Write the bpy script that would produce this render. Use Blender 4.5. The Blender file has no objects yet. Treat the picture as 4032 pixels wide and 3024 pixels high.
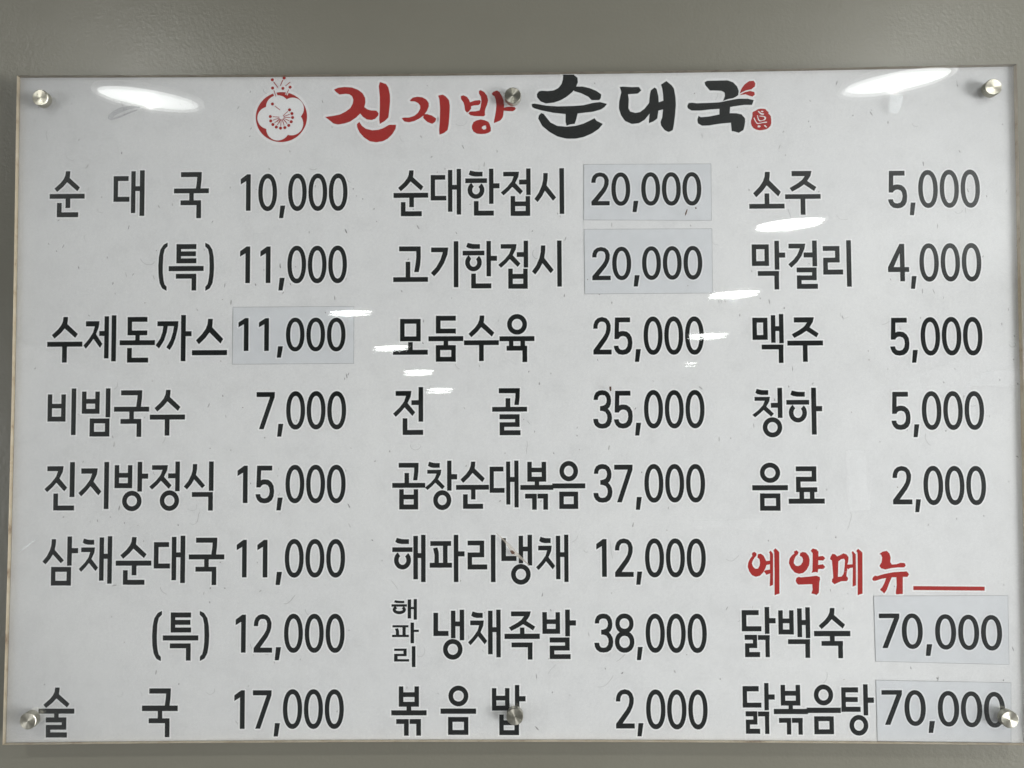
import bpy, bmesh, math, random
from mathutils import Vector, Matrix
from mathutils.geometry import delaunay_2d_cdt
random.seed(14)
S = bpy.context.scene
COL = S.collection
H0 = 1.75                                   # height of the board's centre above the floor

# ------------------------------------------------------------------ camera, world, exposure
CAM_LOC=[0.00851,-0.91931,-0.01371]
CAM_ROT=[[0.999917,0.005335,0.011729],[0.011923,-0.037975,-0.999208],[-0.004885,0.999264,-0.038036]]
LENS=27.3215

cam = bpy.data.cameras.new('camera')
cam.sensor_width = 36.0; cam.lens = LENS; cam.clip_start = 0.02; cam.clip_end = 60
cam_ob = bpy.data.objects.new('camera', cam); COL.objects.link(cam_ob)
mw = Matrix(CAM_ROT).to_4x4(); mw.translation = Vector(CAM_LOC) + Vector((0, 0, H0))
cam_ob.matrix_world = mw
S.camera = cam_ob

world = bpy.data.worlds.new('World'); S.world = world; world.use_nodes = True
bg = world.node_tree.nodes['Background']
bg.inputs[0].default_value = (0.99, 1.0, 1.0, 1); bg.inputs[1].default_value = 0.13
LAMP_E = 17.0; LAMP_W = 30
for wx, we in ((3.7, 243.0), (-3.7, 50.0)):           # added fill lamps out of view at either side
    fill = bpy.data.lights.new('side_fill', 'AREA'); fill.shape = 'RECTANGLE'; fill.size = 1.8; fill.size_y = 1.5
    fill.energy = we; fill.color = (0.985, 0.985, 1.0)
    fill_ob = bpy.data.objects.new('side_fill', fill); COL.objects.link(fill_ob)
    fill_ob.location = (wx, -2.3, 1.25); fill_ob.rotation_euler = (Vector((0.05 * wx, 0, 1.7)) - fill_ob.location).to_track_quat('-Z', 'Y').to_euler()
S.view_settings.view_transform = 'Standard'; S.view_settings.look = 'None'
S.view_settings.exposure = 0.0; S.view_settings.gamma = 1.0
S.cycles.use_denoising = True
S.cycles.sample_clamp_indirect = 0.0; S.cycles.sample_clamp_direct = 0.0
S.cycles.transparent_max_bounces = 16

# ------------------------------------------------------------------ helpers
def mat(name):
    m = bpy.data.materials.new(name); m.use_nodes = True
    nt = m.node_tree
    return m, nt, nt.nodes['Principled BSDF'], nt.nodes['Material Output']
def node(nt, kind, **kw):
    n = nt.nodes.new(kind)
    for k, v in kw.items(): setattr(n, k, v)
    return n
def coords(nt, kind='Object'):
    return node(nt, 'ShaderNodeTexCoord').outputs[kind]
def noise(nt, vec, scale, detail=3, rough=0.55, stretch=None):
    if stretch:
        mp = node(nt, 'ShaderNodeMapping'); mp.inputs['Scale'].default_value = stretch
        nt.links.new(vec, mp.inputs[0]); vec = mp.outputs[0]
    n = node(nt, 'ShaderNodeTexNoise'); n.inputs['Scale'].default_value = scale
    n.inputs['Detail'].default_value = detail; n.inputs['Roughness'].default_value = rough
    nt.links.new(vec, n.inputs['Vector']); return n.outputs['Fac']
def ramp(nt, fac, stops):
    r = node(nt, 'ShaderNodeValToRGB'); e = r.color_ramp.elements
    while len(e) < len(stops): e.new(0.5)
    for i, (p, c) in enumerate(stops):
        e[i].position = p; e[i].color = tuple(c) + (1,) if len(c) == 3 else c
    nt.links.new(fac, r.inputs[0]); return r.outputs[0]
def mixc(nt, fac, a, b, mode='MIX'):
    m = node(nt, 'ShaderNodeMix', data_type='RGBA', blend_type=mode)
    if isinstance(fac, float): m.inputs['Factor'].default_value = fac
    else: nt.links.new(fac, m.inputs['Factor'])
    for s, v in (('A', a), ('B', b)):
        sock = [i for i in m.inputs if i.name == s and i.type == 'RGBA'][0]
        if isinstance(v, tuple): sock.default_value = v + (1,)
        else: nt.links.new(v, sock)
    return [o for o in m.outputs if o.type == 'RGBA'][0]
def bump(nt, height, strength, dist):
    b = node(nt, 'ShaderNodeBump'); b.inputs['Strength'].default_value = strength
    b.inputs['Distance'].default_value = dist; nt.links.new(height, b.inputs['Height'])
    return b.outputs[0]

def link(name, me, material, parent=None, loc=None):
    o = bpy.data.objects.new(name, me); COL.objects.link(o)
    if material is not None:
        for m in (material if isinstance(material, (list, tuple)) else [material]): me.materials.append(m)
    if parent: o.parent = parent
    if loc: o.location = loc
    return o
def mesh(name, verts, faces):
    me = bpy.data.meshes.new(name); me.from_pydata([tuple(v) for v in verts], [], faces); me.update(); return me
def bm_mesh(name, bm, smooth=False):
    bmesh.ops.recalc_face_normals(bm, faces=bm.faces)
    me = bpy.data.meshes.new(name); bm.to_mesh(me); bm.free()
    if smooth:
        for p in me.polygons: p.use_smooth = True
    return me
def tag(o, label=None, cat=None, group=None, kind=None):
    for k, v in (('label', label), ('category', cat), ('group', group), ('kind', kind)):
        if v: o[k] = v

# ------------------------------------------------------------------ materials
def paint_wall():
    m, nt, p, out = mat('wall paint'); v = coords(nt)
    c = ramp(nt, noise(nt, v, 2.2, 5, 0.6, (1, 1, 2.5)), [(0.3, (0.153, 0.148, 0.118)), (0.7, (0.174, 0.170, 0.137))])
    nt.links.new(c, p.inputs['Base Color'])
    p.inputs['Specular IOR Level'].default_value = 0.5
    r = node(nt, 'ShaderNodeMapRange'); r.inputs['To Min'].default_value = 0.26; r.inputs['To Max'].default_value = 0.40
    nt.links.new(noise(nt, v, 6, 3), r.inputs[0]); nt.links.new(r.outputs[0], p.inputs['Roughness'])
    a = noise(nt, v, 260, 2, 0.5); b = noise(nt, v, 70, 3, 0.5, (1, 1, 0.7))
    ad = node(nt, 'ShaderNodeMath', operation='ADD'); nt.links.new(a, ad.inputs[0]); nt.links.new(b, ad.inputs[1])
    nt.links.new(bump(nt, ad.outputs[0], 0.16, 0.0018), p.inputs['Normal'])
    return m
def paper_mat():
    m, nt, p, out = mat('printed paper'); v = coords(nt)
    c1 = ramp(nt, noise(nt, v, 5, 4, 0.6), [(0.3, (0.765, 0.763, 0.763)), (0.7, (0.81, 0.807, 0.801))])
    c2 = ramp(nt, noise(nt, v, 340, 3, 0.7), [(0.25, (0.93, 0.93, 0.935)), (0.75, (1.04, 1.04, 1.035))])
    c3 = ramp(nt, noise(nt, v, 42, 4, 0.65), [(0.30, (0.955, 0.955, 0.955)), (0.5, (1, 1, 1)), (0.75, (1.02, 1.02, 1.02))])
    c = mixc(nt, 1.0, mixc(nt, 1.0, c1, c2, 'MULTIPLY'), c3, 'MULTIPLY')
    nt.links.new(c, p.inputs['Base Color']); p.inputs['Roughness'].default_value = 0.8
    p.inputs['Specular IOR Level'].default_value = 0.1
    return m
def flat_mat(name, col, rough=0.7, spec=0.1, coat=0.0, vary=0.06):
    m, nt, p, out = mat(name); v = coords(nt)
    lo = tuple(c * (1 - vary) for c in col); hi = tuple(min(1, c * (1 + vary)) for c in col)
    nt.links.new(ramp(nt, noise(nt, v, 60, 3, 0.6), [(0.3, lo), (0.7, hi)]), p.inputs['Base Color'])
    p.inputs['Roughness'].default_value = rough; p.inputs['Specular IOR Level'].default_value = spec
    p.inputs['Coat Weight'].default_value = coat; p.inputs['Coat Roughness'].default_value = 0.02
    return m
def clear_mat(name, haze, gain=1.0):
    """thin clear acrylic face: sharp Fresnel mirror over a see-through body, plus a hazy film of dirt and wipe marks"""
    m, nt, p, out = mat(name); nt.nodes.remove(p); v = coords(nt)
    tr = node(nt, 'ShaderNodeBsdfTransparent'); tr.inputs[0].default_value = (0.985, 0.99, 0.988, 1)
    gl = node(nt, 'ShaderNodeBsdfGlossy'); gl.inputs['Roughness'].default_value = 0.015
    fr = node(nt, 'ShaderNodeFresnel'); fr.inputs[0].default_value = 1.49
    mul = node(nt, 'ShaderNodeMath', operation='MULTIPLY'); mul.inputs[1].default_value = gain
    nt.links.new(fr.outputs[0], mul.inputs[0])
    a = node(nt, 'ShaderNodeMixShader'); nt.links.new(mul.outputs[0], a.inputs[0])
    nt.links.new(tr.outputs[0], a.inputs[1]); nt.links.new(gl.outputs[0], a.inputs[2])
    last = a
    if haze > 0:
        hz = node(nt, 'ShaderNodeBsdfGlossy'); hz.inputs['Roughness'].default_value = 0.31
        k = node(nt, 'ShaderNodeMapRange'); k.inputs['From Min'].default_value = 0.3; k.inputs['From Max'].default_value = 0.72
        k.inputs['To Min'].default_value = haze * 0.55; k.inputs['To Max'].default_value = haze * 1.35
        nt.links.new(noise(nt, v, 7, 6, 0.65, (1, 1, 0.8)), k.inputs[0])
        b = node(nt, 'ShaderNodeMixShader'); nt.links.new(k.outputs[0], b.inputs[0])
        nt.links.new(a.outputs[0], b.inputs[1]); nt.links.new(hz.outputs[0], b.inputs[2]); last = b
    nt.links.new(last.outputs[0], out.inputs[0])
    return m
def edge_mat():
    m, nt, p, out = mat('sawn acrylic edge'); v = coords(nt)
    c = ramp(nt, noise(nt, v, 38, 5, 0.7), [(0.28, (0.20, 0.12, 0.06)), (0.42, (0.50, 0.41, 0.28)), (0.75, (0.66, 0.59, 0.45))])
    nt.links.new(c, p.inputs['Base Color']); p.inputs['Roughness'].default_value = 0.35
    return m
def edge_top_mat():
    m, nt, p, out = mat('shaded top edge'); v = coords(nt)  # top edge colour darkened to paint in the shade on its underside
    c = ramp(nt, noise(nt, v, 45, 5, 0.75, (1, 1, 1)), [(0.3, (0.10, 0.06, 0.03)), (0.45, (0.20, 0.165, 0.11)), (0.8, (0.30, 0.26, 0.19))])
    nt.links.new(c, p.inputs['Base Color']); p.inputs['Roughness'].default_value = 0.4
    return m
def steel_mat():
    m, nt, p, out = mat('brushed steel'); v = coords(nt)
    p.inputs['Base Color'].default_value = (0.66, 0.64, 0.56, 1)
    nt.links.new(ramp(nt, noise(nt, v, 420, 4, 0.7), [(0.3, (0.42, 0.405, 0.335)), (0.7, (0.60, 0.585, 0.50))]), p.inputs['Base Color'])
    p.inputs['Metallic'].default_value = 1.0; p.inputs['Roughness'].default_value = 0.4
    p.inputs['Anisotropic'].default_value = 0.85; p.inputs['Anisotropic Rotation'].default_value = 0.0
    t = node(nt, 'ShaderNodeTangent', direction_type='RADIAL', axis='Y')
    nt.links.new(t.outputs[0], p.inputs['Tangent'])
    return m
def glow_mat(name, E, edge):
    m, nt, p, out = mat(name); nt.nodes.remove(p)
    e = node(nt, 'ShaderNodeEmission'); e.inputs[0].default_value = (0.975, 1.0, 0.975, 1)
    g = node(nt, 'ShaderNodeVectorMath', operation='LENGTH'); nt.links.new(coords(nt), g.inputs[0])
    k = node(nt, 'ShaderNodeMapRange'); k.inputs['From Max'].default_value = 0.15      # the LED cluster sits behind the middle of the disc
    k.inputs['To Min'].default_value = E; k.inputs['To Max'].default_value = E * edge
    nt.links.new(g.outputs['Value'], k.inputs[0]); nt.links.new(k.outputs[0], e.inputs[1])
    nt.links.new(e.outputs[0], out.inputs[0]); return m
def film_mat(name, col, alpha):
    m, nt, p, out = mat(name); v = coords(nt)
    p.inputs['Base Color'].default_value = col + (1,); p.inputs['Roughness'].default_value = 0.6
    k = node(nt, 'ShaderNodeMapRange'); k.inputs['To Min'].default_value = alpha * 0.5; k.inputs['To Max'].default_value = alpha * 1.5
    nt.links.new(noise(nt, v, 120, 4, 0.7), k.inputs[0]); nt.links.new(k.outputs[0], p.inputs['Alpha'])
    return m
M_WALL = paint_wall(); M_PAPER = paper_mat()
M_INK = flat_mat('black print', (0.006, 0.008, 0.0075)); M_RED = flat_mat('red print', (0.40, 0.020, 0.016))
M_OUT = flat_mat('white print', (0.89, 0.89, 0.885), vary=0.01)
M_OUT_T = flat_mat('soft white print', (0.87, 0.87, 0.865), vary=0.01)
M_STICK = flat_mat('sticker vinyl', (0.700, 0.711, 0.727), 0.5, 0.1, 0.0, 0.03)
M_RIM = flat_mat('grey sticker edge', (0.36, 0.365, 0.375), vary=0.25)  # darker grey rim, slightly larger than the sticker
M_SINK = flat_mat('sticker black print', (0.006, 0.008, 0.0075))
M_SOUT = flat_mat('sticker white print', (0.81, 0.82, 0.83), vary=0.01)
M_FRONT = clear_mat('acrylic front', 0.0042, 2.6); M_BACK = clear_mat('acrylic back', 0.0, 1.7)
M_EDGE = edge_mat(); M_EDGE_TOP = edge_top_mat(); M_STEEL = steel_mat(); M_GLOW = glow_mat('lit diffuser', LAMP_E * 1.3, 0.75); M_GLOW2 = glow_mat('dimmed lit diffuser', LAMP_E * 0.22, 0.6)  # second glow dimmed for the near lamps, to soften their mirrored discs
M_TRIM = flat_mat('white lamp trim', (0.75, 0.75, 0.73), 0.45, 0.4)
M_CEIL = flat_mat('ceiling paint', (0.20, 0.205, 0.20), 0.9, 0.1, 0.0, 0.05)
M_FLECK = flat_mat('paper fleck', (0.41, 0.405, 0.40), vary=0.35); M_FIBRE = flat_mat('paper fibre', (0.54, 0.535, 0.53), vary=0.1)
M_DIRT = flat_mat('brown dirt', (0.09, 0.055, 0.04), vary=0.5)
M_TAPE = film_mat('tape residue', (0.85, 0.9, 0.9), 0.2); M_STREAK = film_mat('grey streak', (0.16, 0.16, 0.18), 0.27)  # thin translucent films; the grey one draws the streak at upper left
M_REFLECT = film_mat('painted reflection', (0.9, 0.92, 0.92), 0.05)  # reflections of the room painted as faint pale shapes on the acrylic
M_WEB = film_mat('dusty thread', (0.42, 0.38, 0.32), 0.55)

# ------------------------------------------------------------------ setting: wall and ceiling
wall = link('wall', mesh('wall', [(-4, 0, -H0), (4, 0, -H0), (4, 0, 1.45), (-4, 0, 1.45)], [(0, 1, 2, 3)]), M_WALL, loc=(0, 0.030, H0))
tag(wall, 'grey-olive orange-peel painted wall behind the menu board', kind='structure')

WORDS=[
["순대국",[["s",-5555,2574,-5247,2825],["r",-5612,2490,-5187,2547],["r",-5417,2376,-5362,2504],["r",-5521,2265,-5466,2437],["r",-5475,2264,-5263,2322],["r",-4835,2701,-4655,2759],["r",-4834,2449,-4782,2759],["r",-4832,2447,-4642,2506],["r",-4620,2308,-4569,2818],["r",-4580,2577,-4500,2634],["r",-4515,2273,-4459,2828],["g",-4016,2601,-3765,2801],["r",-4099,2544,-3677,2601],["r",-3912,2447,-3860,2548],["r",-4018,2399,-3771,2456],["r",-3825,2240,-3770,2411]]],
["(특)",[["(",-4278,1360,-4170,1943],["r",-4060,1694,-4006,1924],["r",-4061,1865,-3822,1923],["r",-4059,1779,-3826,1835],["r",-4059,1692,-3820,1750],["r",-4152,1598,-3731,1657],["r",-4064,1506,-3820,1563],["r",-3873,1362,-3819,1518],[")",-3713,1357,-3605,1939]]],
["수제돈까스",[["s",-5556,792,-5243,1050],["r",-5610,693,-5186,751],["r",-5428,502,-5372,700],["j",-5171,667,-4944,997],["r",-4982,821,-4912,878],["r",-4920,549,-4868,1056],["r",-4833,513,-4779,1067],["r",-4641,988,-4403,1045],["r",-4640,827,-4589,1045],["r",-4639,826,-4403,882],["r",-4545,755,-4494,833],["r",-4734,707,-4310,764],["r",-4642,497,-4587,671],["r",-4596,497,-4389,554],["r",-4280,934,-4031,991],["p",-4207,942,-4155,941,-4168,858,-4200,759,-4258,665,-4298,702,-4245,781,-4218,859],["p",-4079,941,-4070,990,-4028,990,-4036,902,-4064,780,-4094,703,-4129,646,-4168,678,-4117,770,-4091,858],["r",-3994,511,-3939,1065],["r",-3946,811,-3869,869],["s",-3812,712,-3487,1017],["r",-3859,581,-3439,640]]],
["비빔국수",[["r",-5591,-205,-5539,119],["r",-5427,-206,-5375,118],["r",-5547,-47,-5419,6],["r",-5544,-205,-5417,-148],["r",-5304,-367,-5250,189],["r",-5178,-113,-5126,151],["r",-5018,-114,-4966,150],["r",-5134,7,-5010,62],["r",-5132,-114,-5008,-57],["r",-4891,-157,-4837,188],["r",-5081,-386,-5029,-172],["r",-4896,-387,-4844,-173],["r",-5038,-229,-4889,-173],["r",-5035,-387,-4887,-331],["g",-4707,-35,-4455,163],["r",-4790,-91,-4368,-34],["r",-4605,-187,-4552,-86],["r",-4710,-236,-4462,-180],["r",-4515,-393,-4461,-224],["s",-4302,-91,-3993,166],["r",-4358,-188,-3937,-130],["r",-4177,-379,-4122,-182]]],
["진지방정식",[["j",-5612,-1047,-5341,-740],["r",-5309,-1106,-5252,-692],["r",-5503,-1264,-5449,-1065],["r",-5458,-1265,-5254,-1208],["j",-5203,-1098,-4930,-767],["r",-4896,-1249,-4841,-692],["r",-4771,-1002,-4719,-730],["r",-4612,-1003,-4561,-731],["r",-4727,-878,-4605,-823],["r",-4726,-1002,-4603,-945],["r",-4496,-1044,-4443,-692],["r",-4450,-891,-4370,-832],["o",-4677,-1276,-4446,-1036,53,56],["j",-4353,-1021,-4089,-733],["r",-4129,-887,-4037,-830],["r",-4043,-1041,-3991,-690],["o",-4226,-1274,-3997,-1032,53,56],["t",-3940,-1020,-3687,-721],["r",-3640,-1038,-3586,-691],["r",-3842,-1109,-3593,-1054],["r",-3646,-1272,-3592,-1098]]],
["삼채순대국",[["t",-5621,-1901,-5366,-1606],["r",-5325,-1917,-5272,-1575],["r",-5276,-1771,-5197,-1712],["r",-5515,-2152,-5464,-1934],["r",-5328,-2153,-5277,-1935],["r",-5473,-1990,-5322,-1935],["r",-5470,-2152,-5319,-2097],["k",-5142,-1671,-5006,-1599],["j",-5184,-1991,-4956,-1705],["r",-4940,-2096,-4888,-1587],["r",-4894,-1838,-4833,-1780],["r",-4842,-2131,-4790,-1573],["s",-4688,-1838,-4378,-1584],["r",-4743,-1920,-4319,-1862],["r",-4551,-2033,-4496,-1913],["r",-4654,-2144,-4600,-1975],["r",-4609,-2145,-4398,-2088],["r",-4288,-1701,-4110,-1645],["r",-4288,-1954,-4234,-1645],["r",-4286,-1954,-4097,-1897],["r",-4075,-2092,-4022,-1583],["r",-4032,-1823,-3961,-1766],["r",-3971,-2125,-3916,-1570],["g",-3786,-1791,-3534,-1594],["r",-3871,-1848,-3449,-1791],["r",-3686,-1942,-3634,-1840],["r",-3790,-1992,-3544,-1937],["r",-3596,-2150,-3543,-1980]]],
["(특)",[["(",-4297,-3040,-4185,-2454],["r",-4077,-2706,-4025,-2472],["r",-4078,-2530,-3838,-2473],["r",-4077,-2616,-3845,-2560],["r",-4076,-2705,-3836,-2649],["r",-4170,-2799,-3749,-2741],["r",-4085,-2890,-3839,-2835],["r",-3892,-3034,-3838,-2878],[")",-3733,-3039,-3620,-2454]]],
["술국",[["s",-5579,-3585,-5269,-3348],["r",-5635,-3651,-5211,-3594],["r",-5448,-3703,-5397,-3644],["r",-5547,-3753,-5305,-3696],["r",-5357,-3837,-5304,-3697],["r",-5545,-3837,-5304,-3784],["r",-5544,-3928,-5492,-3784],["r",-5543,-3928,-5295,-3870],["g",-4322,-3560,-4068,-3359],["r",-4406,-3621,-3984,-3559],["r",-4219,-3714,-4167,-3614],["r",-4325,-3762,-4080,-3707],["r",-4132,-3924,-4079,-3750]]],
["순대한접시",[["s",-1383,2548,-1081,2799],["r",-1439,2467,-1023,2525],["r",-1249,2353,-1195,2475],["r",-1350,2244,-1296,2413],["r",-1306,2243,-1100,2301],["r",-990,2684,-817,2739],["r",-990,2432,-940,2740],["r",-990,2432,-805,2486],["r",-782,2293,-732,2800],["r",-740,2562,-669,2618],["r",-677,2258,-627,2812],["k",-532,2719,-367,2791],["r",-573,2640,-314,2695],["a",-545,2448,-346,2659,53],["r",-287,2386,-236,2811],["r",-243,2574,-163,2633],["r",-470,2244,-416,2418],["r",-426,2243,-233,2301],["j",-146,2487,118,2771],["r",75,2618,167,2675],["r",160,2490,211,2810],["r",-28,2237,24,2476],["r",152,2236,204,2474],["r",16,2355,160,2410],["r",15,2236,159,2294],["t",258,2403,516,2753],["r",560,2257,613,2810]]],
["고기한접시",[["p",-1371,1876,-1113,1874,-1113,1734,-1121,1645,-1137,1566,-1189,1566,-1174,1657,-1165,1734,-1165,1818,-1371,1819],["r",-1292,1497,-1239,1690],["r",-1442,1448,-1026,1504],["p",-986,1860,-782,1858,-792,1776,-836,1665,-892,1577,-951,1514,-990,1553,-925,1622,-875,1710,-845,1804,-986,1805],["r",-714,1380,-661,1934],["k",-564,1841,-401,1913],["r",-607,1763,-348,1817],["a",-577,1571,-380,1782,53],["r",-321,1509,-270,1934],["r",-279,1696,-197,1754],["r",-505,1365,-451,1541],["r",-461,1364,-266,1422],["j",-180,1611,83,1894],["r",42,1740,132,1796],["r",125,1612,176,1934],["r",-61,1358,-9,1598],["r",118,1356,170,1596],["r",-17,1477,126,1534],["r",-18,1357,125,1414],["t",224,1526,481,1875],["r",526,1379,578,1933]]],
["모둠수육",[["r",-1359,734,-1307,1001],["r",-1165,733,-1114,1000],["r",-1315,944,-1158,1000],["r",-1315,734,-1158,790],["r",-1262,620,-1209,721],["r",-1445,572,-1029,629],["r",-930,978,-693,1035],["r",-930,825,-876,1036],["r",-930,825,-693,881],["r",-1019,733,-604,790],["r",-838,677,-785,739],["r",-931,487,-880,683],["r",-746,486,-694,682],["r",-887,626,-738,683],["r",-887,487,-738,543],["s",-539,778,-233,1036],["r",-594,683,-179,739],["r",-414,492,-360,690],["o",-77,806,158,1051,53,56],["r",-169,728,246,785],["r",-56,664,-6,734],["r",81,663,133,733],["r",-85,614,159,670],["r",104,477,158,625]]],
["전골",[["j",-1442,-168,-1180,138],["r",-1223,-28,-1129,27],["r",-1138,-227,-1085,183],["r",-1327,-384,-1273,-188],["r",-1283,-384,-1085,-327],["p",-180,165,69,164,67,64,56,-34,4,-34,16,54,18,106,-180,107],["r",-100,-62,-46,45],["r",-260,-113,154,-58],["r",-173,-203,64,-146],["r",12,-295,64,-146],["r",-172,-294,64,-241],["r",-172,-392,-119,-241],["r",-172,-393,74,-336]]],
["곱창순대볶음",[["p",-1375,-717,-1139,-718,-1142,-818,-1154,-922,-1203,-922,-1191,-828,-1190,-773,-1375,-772],["r",-1305,-961,-1253,-837],["r",-1451,-1011,-1061,-955],["r",-1368,-1266,-1316,-1030],["r",-1196,-1267,-1145,-1030],["r",-1324,-1147,-1189,-1093],["r",-1324,-1267,-1189,-1210],["k",-1027,-776,-888,-705],["j",-1061,-1038,-829,-801],["r",-798,-1046,-748,-693],["r",-755,-913,-681,-853],["o",-964,-1275,-751,-1043,52,56],["s",-639,-955,-354,-706],["r",-692,-1037,-304,-981],["r",-514,-1151,-464,-1032],["r",-610,-1261,-556,-1092],["r",-566,-1262,-374,-1205],["r",-292,-822,-131,-767],["r",-293,-1074,-246,-767],["r",-293,-1074,-119,-1019],["r",-97,-1213,-51,-707],["r",-57,-946,6,-889],["r",0,-1247,48,-696],["r",154,-944,205,-711],["r",324,-945,375,-712],["r",197,-833,331,-781],["r",197,-945,331,-888],["r",241,-992,291,-940],["r",70,-1041,459,-985],["r",126,-1143,263,-1088],["r",209,-1275,262,-1131],["r",273,-1143,396,-1088],["r",342,-1275,395,-1132],["o",535,-941,753,-703,52,55],["r",449,-1025,838,-968],["r",531,-1266,582,-1065],["r",701,-1267,752,-1066],["r",575,-1121,709,-1065],["r",574,-1267,708,-1212]]],
["해파리냉채",[["k",-1414,-1674,-1254,-1603],["r",-1450,-1767,-1212,-1714],["a",-1429,-1973,-1230,-1754,52],["r",-1200,-2088,-1148,-1580],["r",-1155,-1839,-1101,-1783],["r",-1108,-2121,-1057,-1568],["r",-999,-1697,-754,-1642],["p",-966,-1728,-918,-1715,-901,-1772,-899,-1903,-951,-1903,-948,-1804],["r",-849,-1903,-797,-1691],["r",-1006,-1953,-745,-1897],["r",-721,-2121,-669,-1569],["r",-676,-1821,-595,-1763],["r",-557,-1692,-363,-1638],["r",-414,-1832,-363,-1638],["r",-558,-1832,-363,-1777],["r",-558,-1975,-507,-1777],["r",-558,-1975,-327,-1918],["r",-282,-2123,-230,-1571],["r",-158,-1876,-106,-1609],["r",-158,-1876,19,-1820],["r",47,-1903,97,-1583],["r",91,-1764,158,-1710],["r",152,-1929,203,-1571],["o",-44,-2154,185,-1914,52,55],["k",290,-1668,423,-1595],["j",252,-1984,474,-1700],["r",487,-2091,536,-1584],["r",529,-1831,592,-1777],["r",584,-2124,632,-1571]]],
["해파리",[["k",-1430,-2367,-1309,-2335],["r",-1459,-2408,-1278,-2382],["a",-1445,-2496,-1290,-2393,35],["r",-1267,-2546,-1229,-2326],["r",-1236,-2437,-1190,-2413],["r",-1196,-2560,-1160,-2321],["r",-1447,-2650,-1260,-2626],["r",-1329,-2742,-1292,-2646],["p",-1418,-2669,-1383,-2661,-1372,-2691,-1369,-2742,-1405,-2742,-1407,-2696],["r",-1452,-2763,-1255,-2738],["r",-1233,-2835,-1194,-2596],["r",-1201,-2704,-1137,-2679],["r",-1427,-2924,-1281,-2899],["r",-1317,-2985,-1281,-2900],["r",-1427,-2985,-1281,-2960],["r",-1427,-3048,-1388,-2960],["r",-1427,-3048,-1252,-3022],["r",-1218,-3112,-1177,-2872]]],
["냉채족발",[["r",-963,-2751,-910,-2482],["r",-963,-2751,-787,-2694],["r",-756,-2777,-705,-2458],["r",-713,-2639,-646,-2584],["r",-653,-2801,-602,-2447],["o",-850,-3027,-622,-2788,52,55],["k",-516,-2541,-383,-2467],["j",-554,-2859,-332,-2573],["r",-319,-2965,-267,-2459],["r",-273,-2708,-215,-2651],["r",-222,-3000,-172,-2447],["w",-74,-2693,235,-2468],["r",57,-2736,108,-2656],["r",-125,-2787,288,-2728],["r",-43,-2884,202,-2830],["r",148,-3027,201,-2873],["r",322,-2728,373,-2477],["r",477,-2728,527,-2478],["r",365,-2613,484,-2561],["r",365,-2728,483,-2672],["r",590,-2757,643,-2448],["r",635,-2632,714,-2573],["r",406,-2829,639,-2772],["r",586,-2922,639,-2772],["r",406,-2922,638,-2867],["r",406,-3021,458,-2867],["r",406,-3021,649,-2967]]],
["볶음밥",[["r",-1371,-3572,-1320,-3338],["r",-1187,-3572,-1136,-3338],["r",-1327,-3460,-1179,-3406],["r",-1327,-3572,-1179,-3517],["r",-1281,-3621,-1227,-3566],["r",-1460,-3672,-1046,-3615],["r",-1402,-3771,-1257,-3717],["r",-1310,-3907,-1257,-3759],["r",-1244,-3771,-1113,-3717],["r",-1166,-3907,-1113,-3759],["o",-787,-3568,-555,-3330,52,55],["r",-880,-3654,-465,-3595],["r",-792,-3897,-741,-3693],["r",-606,-3897,-556,-3693],["r",-749,-3747,-599,-3693],["r",-749,-3897,-599,-3843],["r",-276,-3617,-226,-3359],["r",-122,-3617,-72,-3359],["r",-233,-3500,-115,-3447],["r",-234,-3617,-115,-3562],["r",-6,-3641,44,-3323],["r",36,-3511,117,-3452],["r",-191,-3900,-141,-3665],["r",-13,-3900,38,-3665],["r",-148,-3785,-5,-3731],["r",-149,-3900,-6,-3845]]],
["소주",[["s",2879,2439,3207,2744],["r",3014,2352,3068,2483],["r",2830,2301,3249,2357],["w",3314,2504,3631,2751],["r",3259,2415,3681,2470],["r",3442,2223,3497,2420]]],
["막걸리",[["r",2850,1611,2901,1869],["r",3001,1610,3052,1868],["r",2895,1812,3010,1868],["r",2892,1611,3006,1667],["r",3121,1564,3174,1910],["r",3168,1709,3246,1768],["r",2918,1491,3169,1547],["r",3114,1327,3167,1502],["p",3289,1874,3487,1873,3475,1811,3437,1723,3387,1652,3317,1587,3283,1627,3344,1680,3394,1745,3423,1818,3288,1819],["r",3467,1709,3577,1767],["r",3570,1602,3623,1910],["r",3381,1530,3616,1586],["r",3563,1435,3615,1585],["r",3383,1436,3614,1491],["r",3382,1333,3435,1492],["r",3381,1332,3627,1390],["r",3696,1786,3892,1842],["r",3840,1646,3892,1841],["r",3699,1646,3890,1702],["r",3698,1501,3750,1702],["r",3696,1501,3930,1559],["r",3975,1354,4029,1910]]],
["맥주",[["r",2843,726,2894,989],["r",2970,726,3021,988],["r",2888,932,2980,988],["r",2885,726,2976,782],["r",3063,691,3114,1018],["r",3107,830,3165,886],["r",3159,684,3210,1031],["r",2949,611,3205,667],["r",3150,449,3203,623],["w",3308,746,3624,990],["r",3254,655,3674,712],["r",3436,461,3490,660]]],
["청하",[["k",2865,70,3015,141],["j",2825,-195,3078,45],["r",3046,-82,3132,-26],["r",3126,-202,3179,152],["o",2946,-433,3173,-197,52,55],["k",3279,47,3447,119],["r",3229,-47,3496,7],["a",3257,-258,3468,-29,52],["r",3524,-402,3579,151],["r",3571,-126,3648,-66]]],
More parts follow.
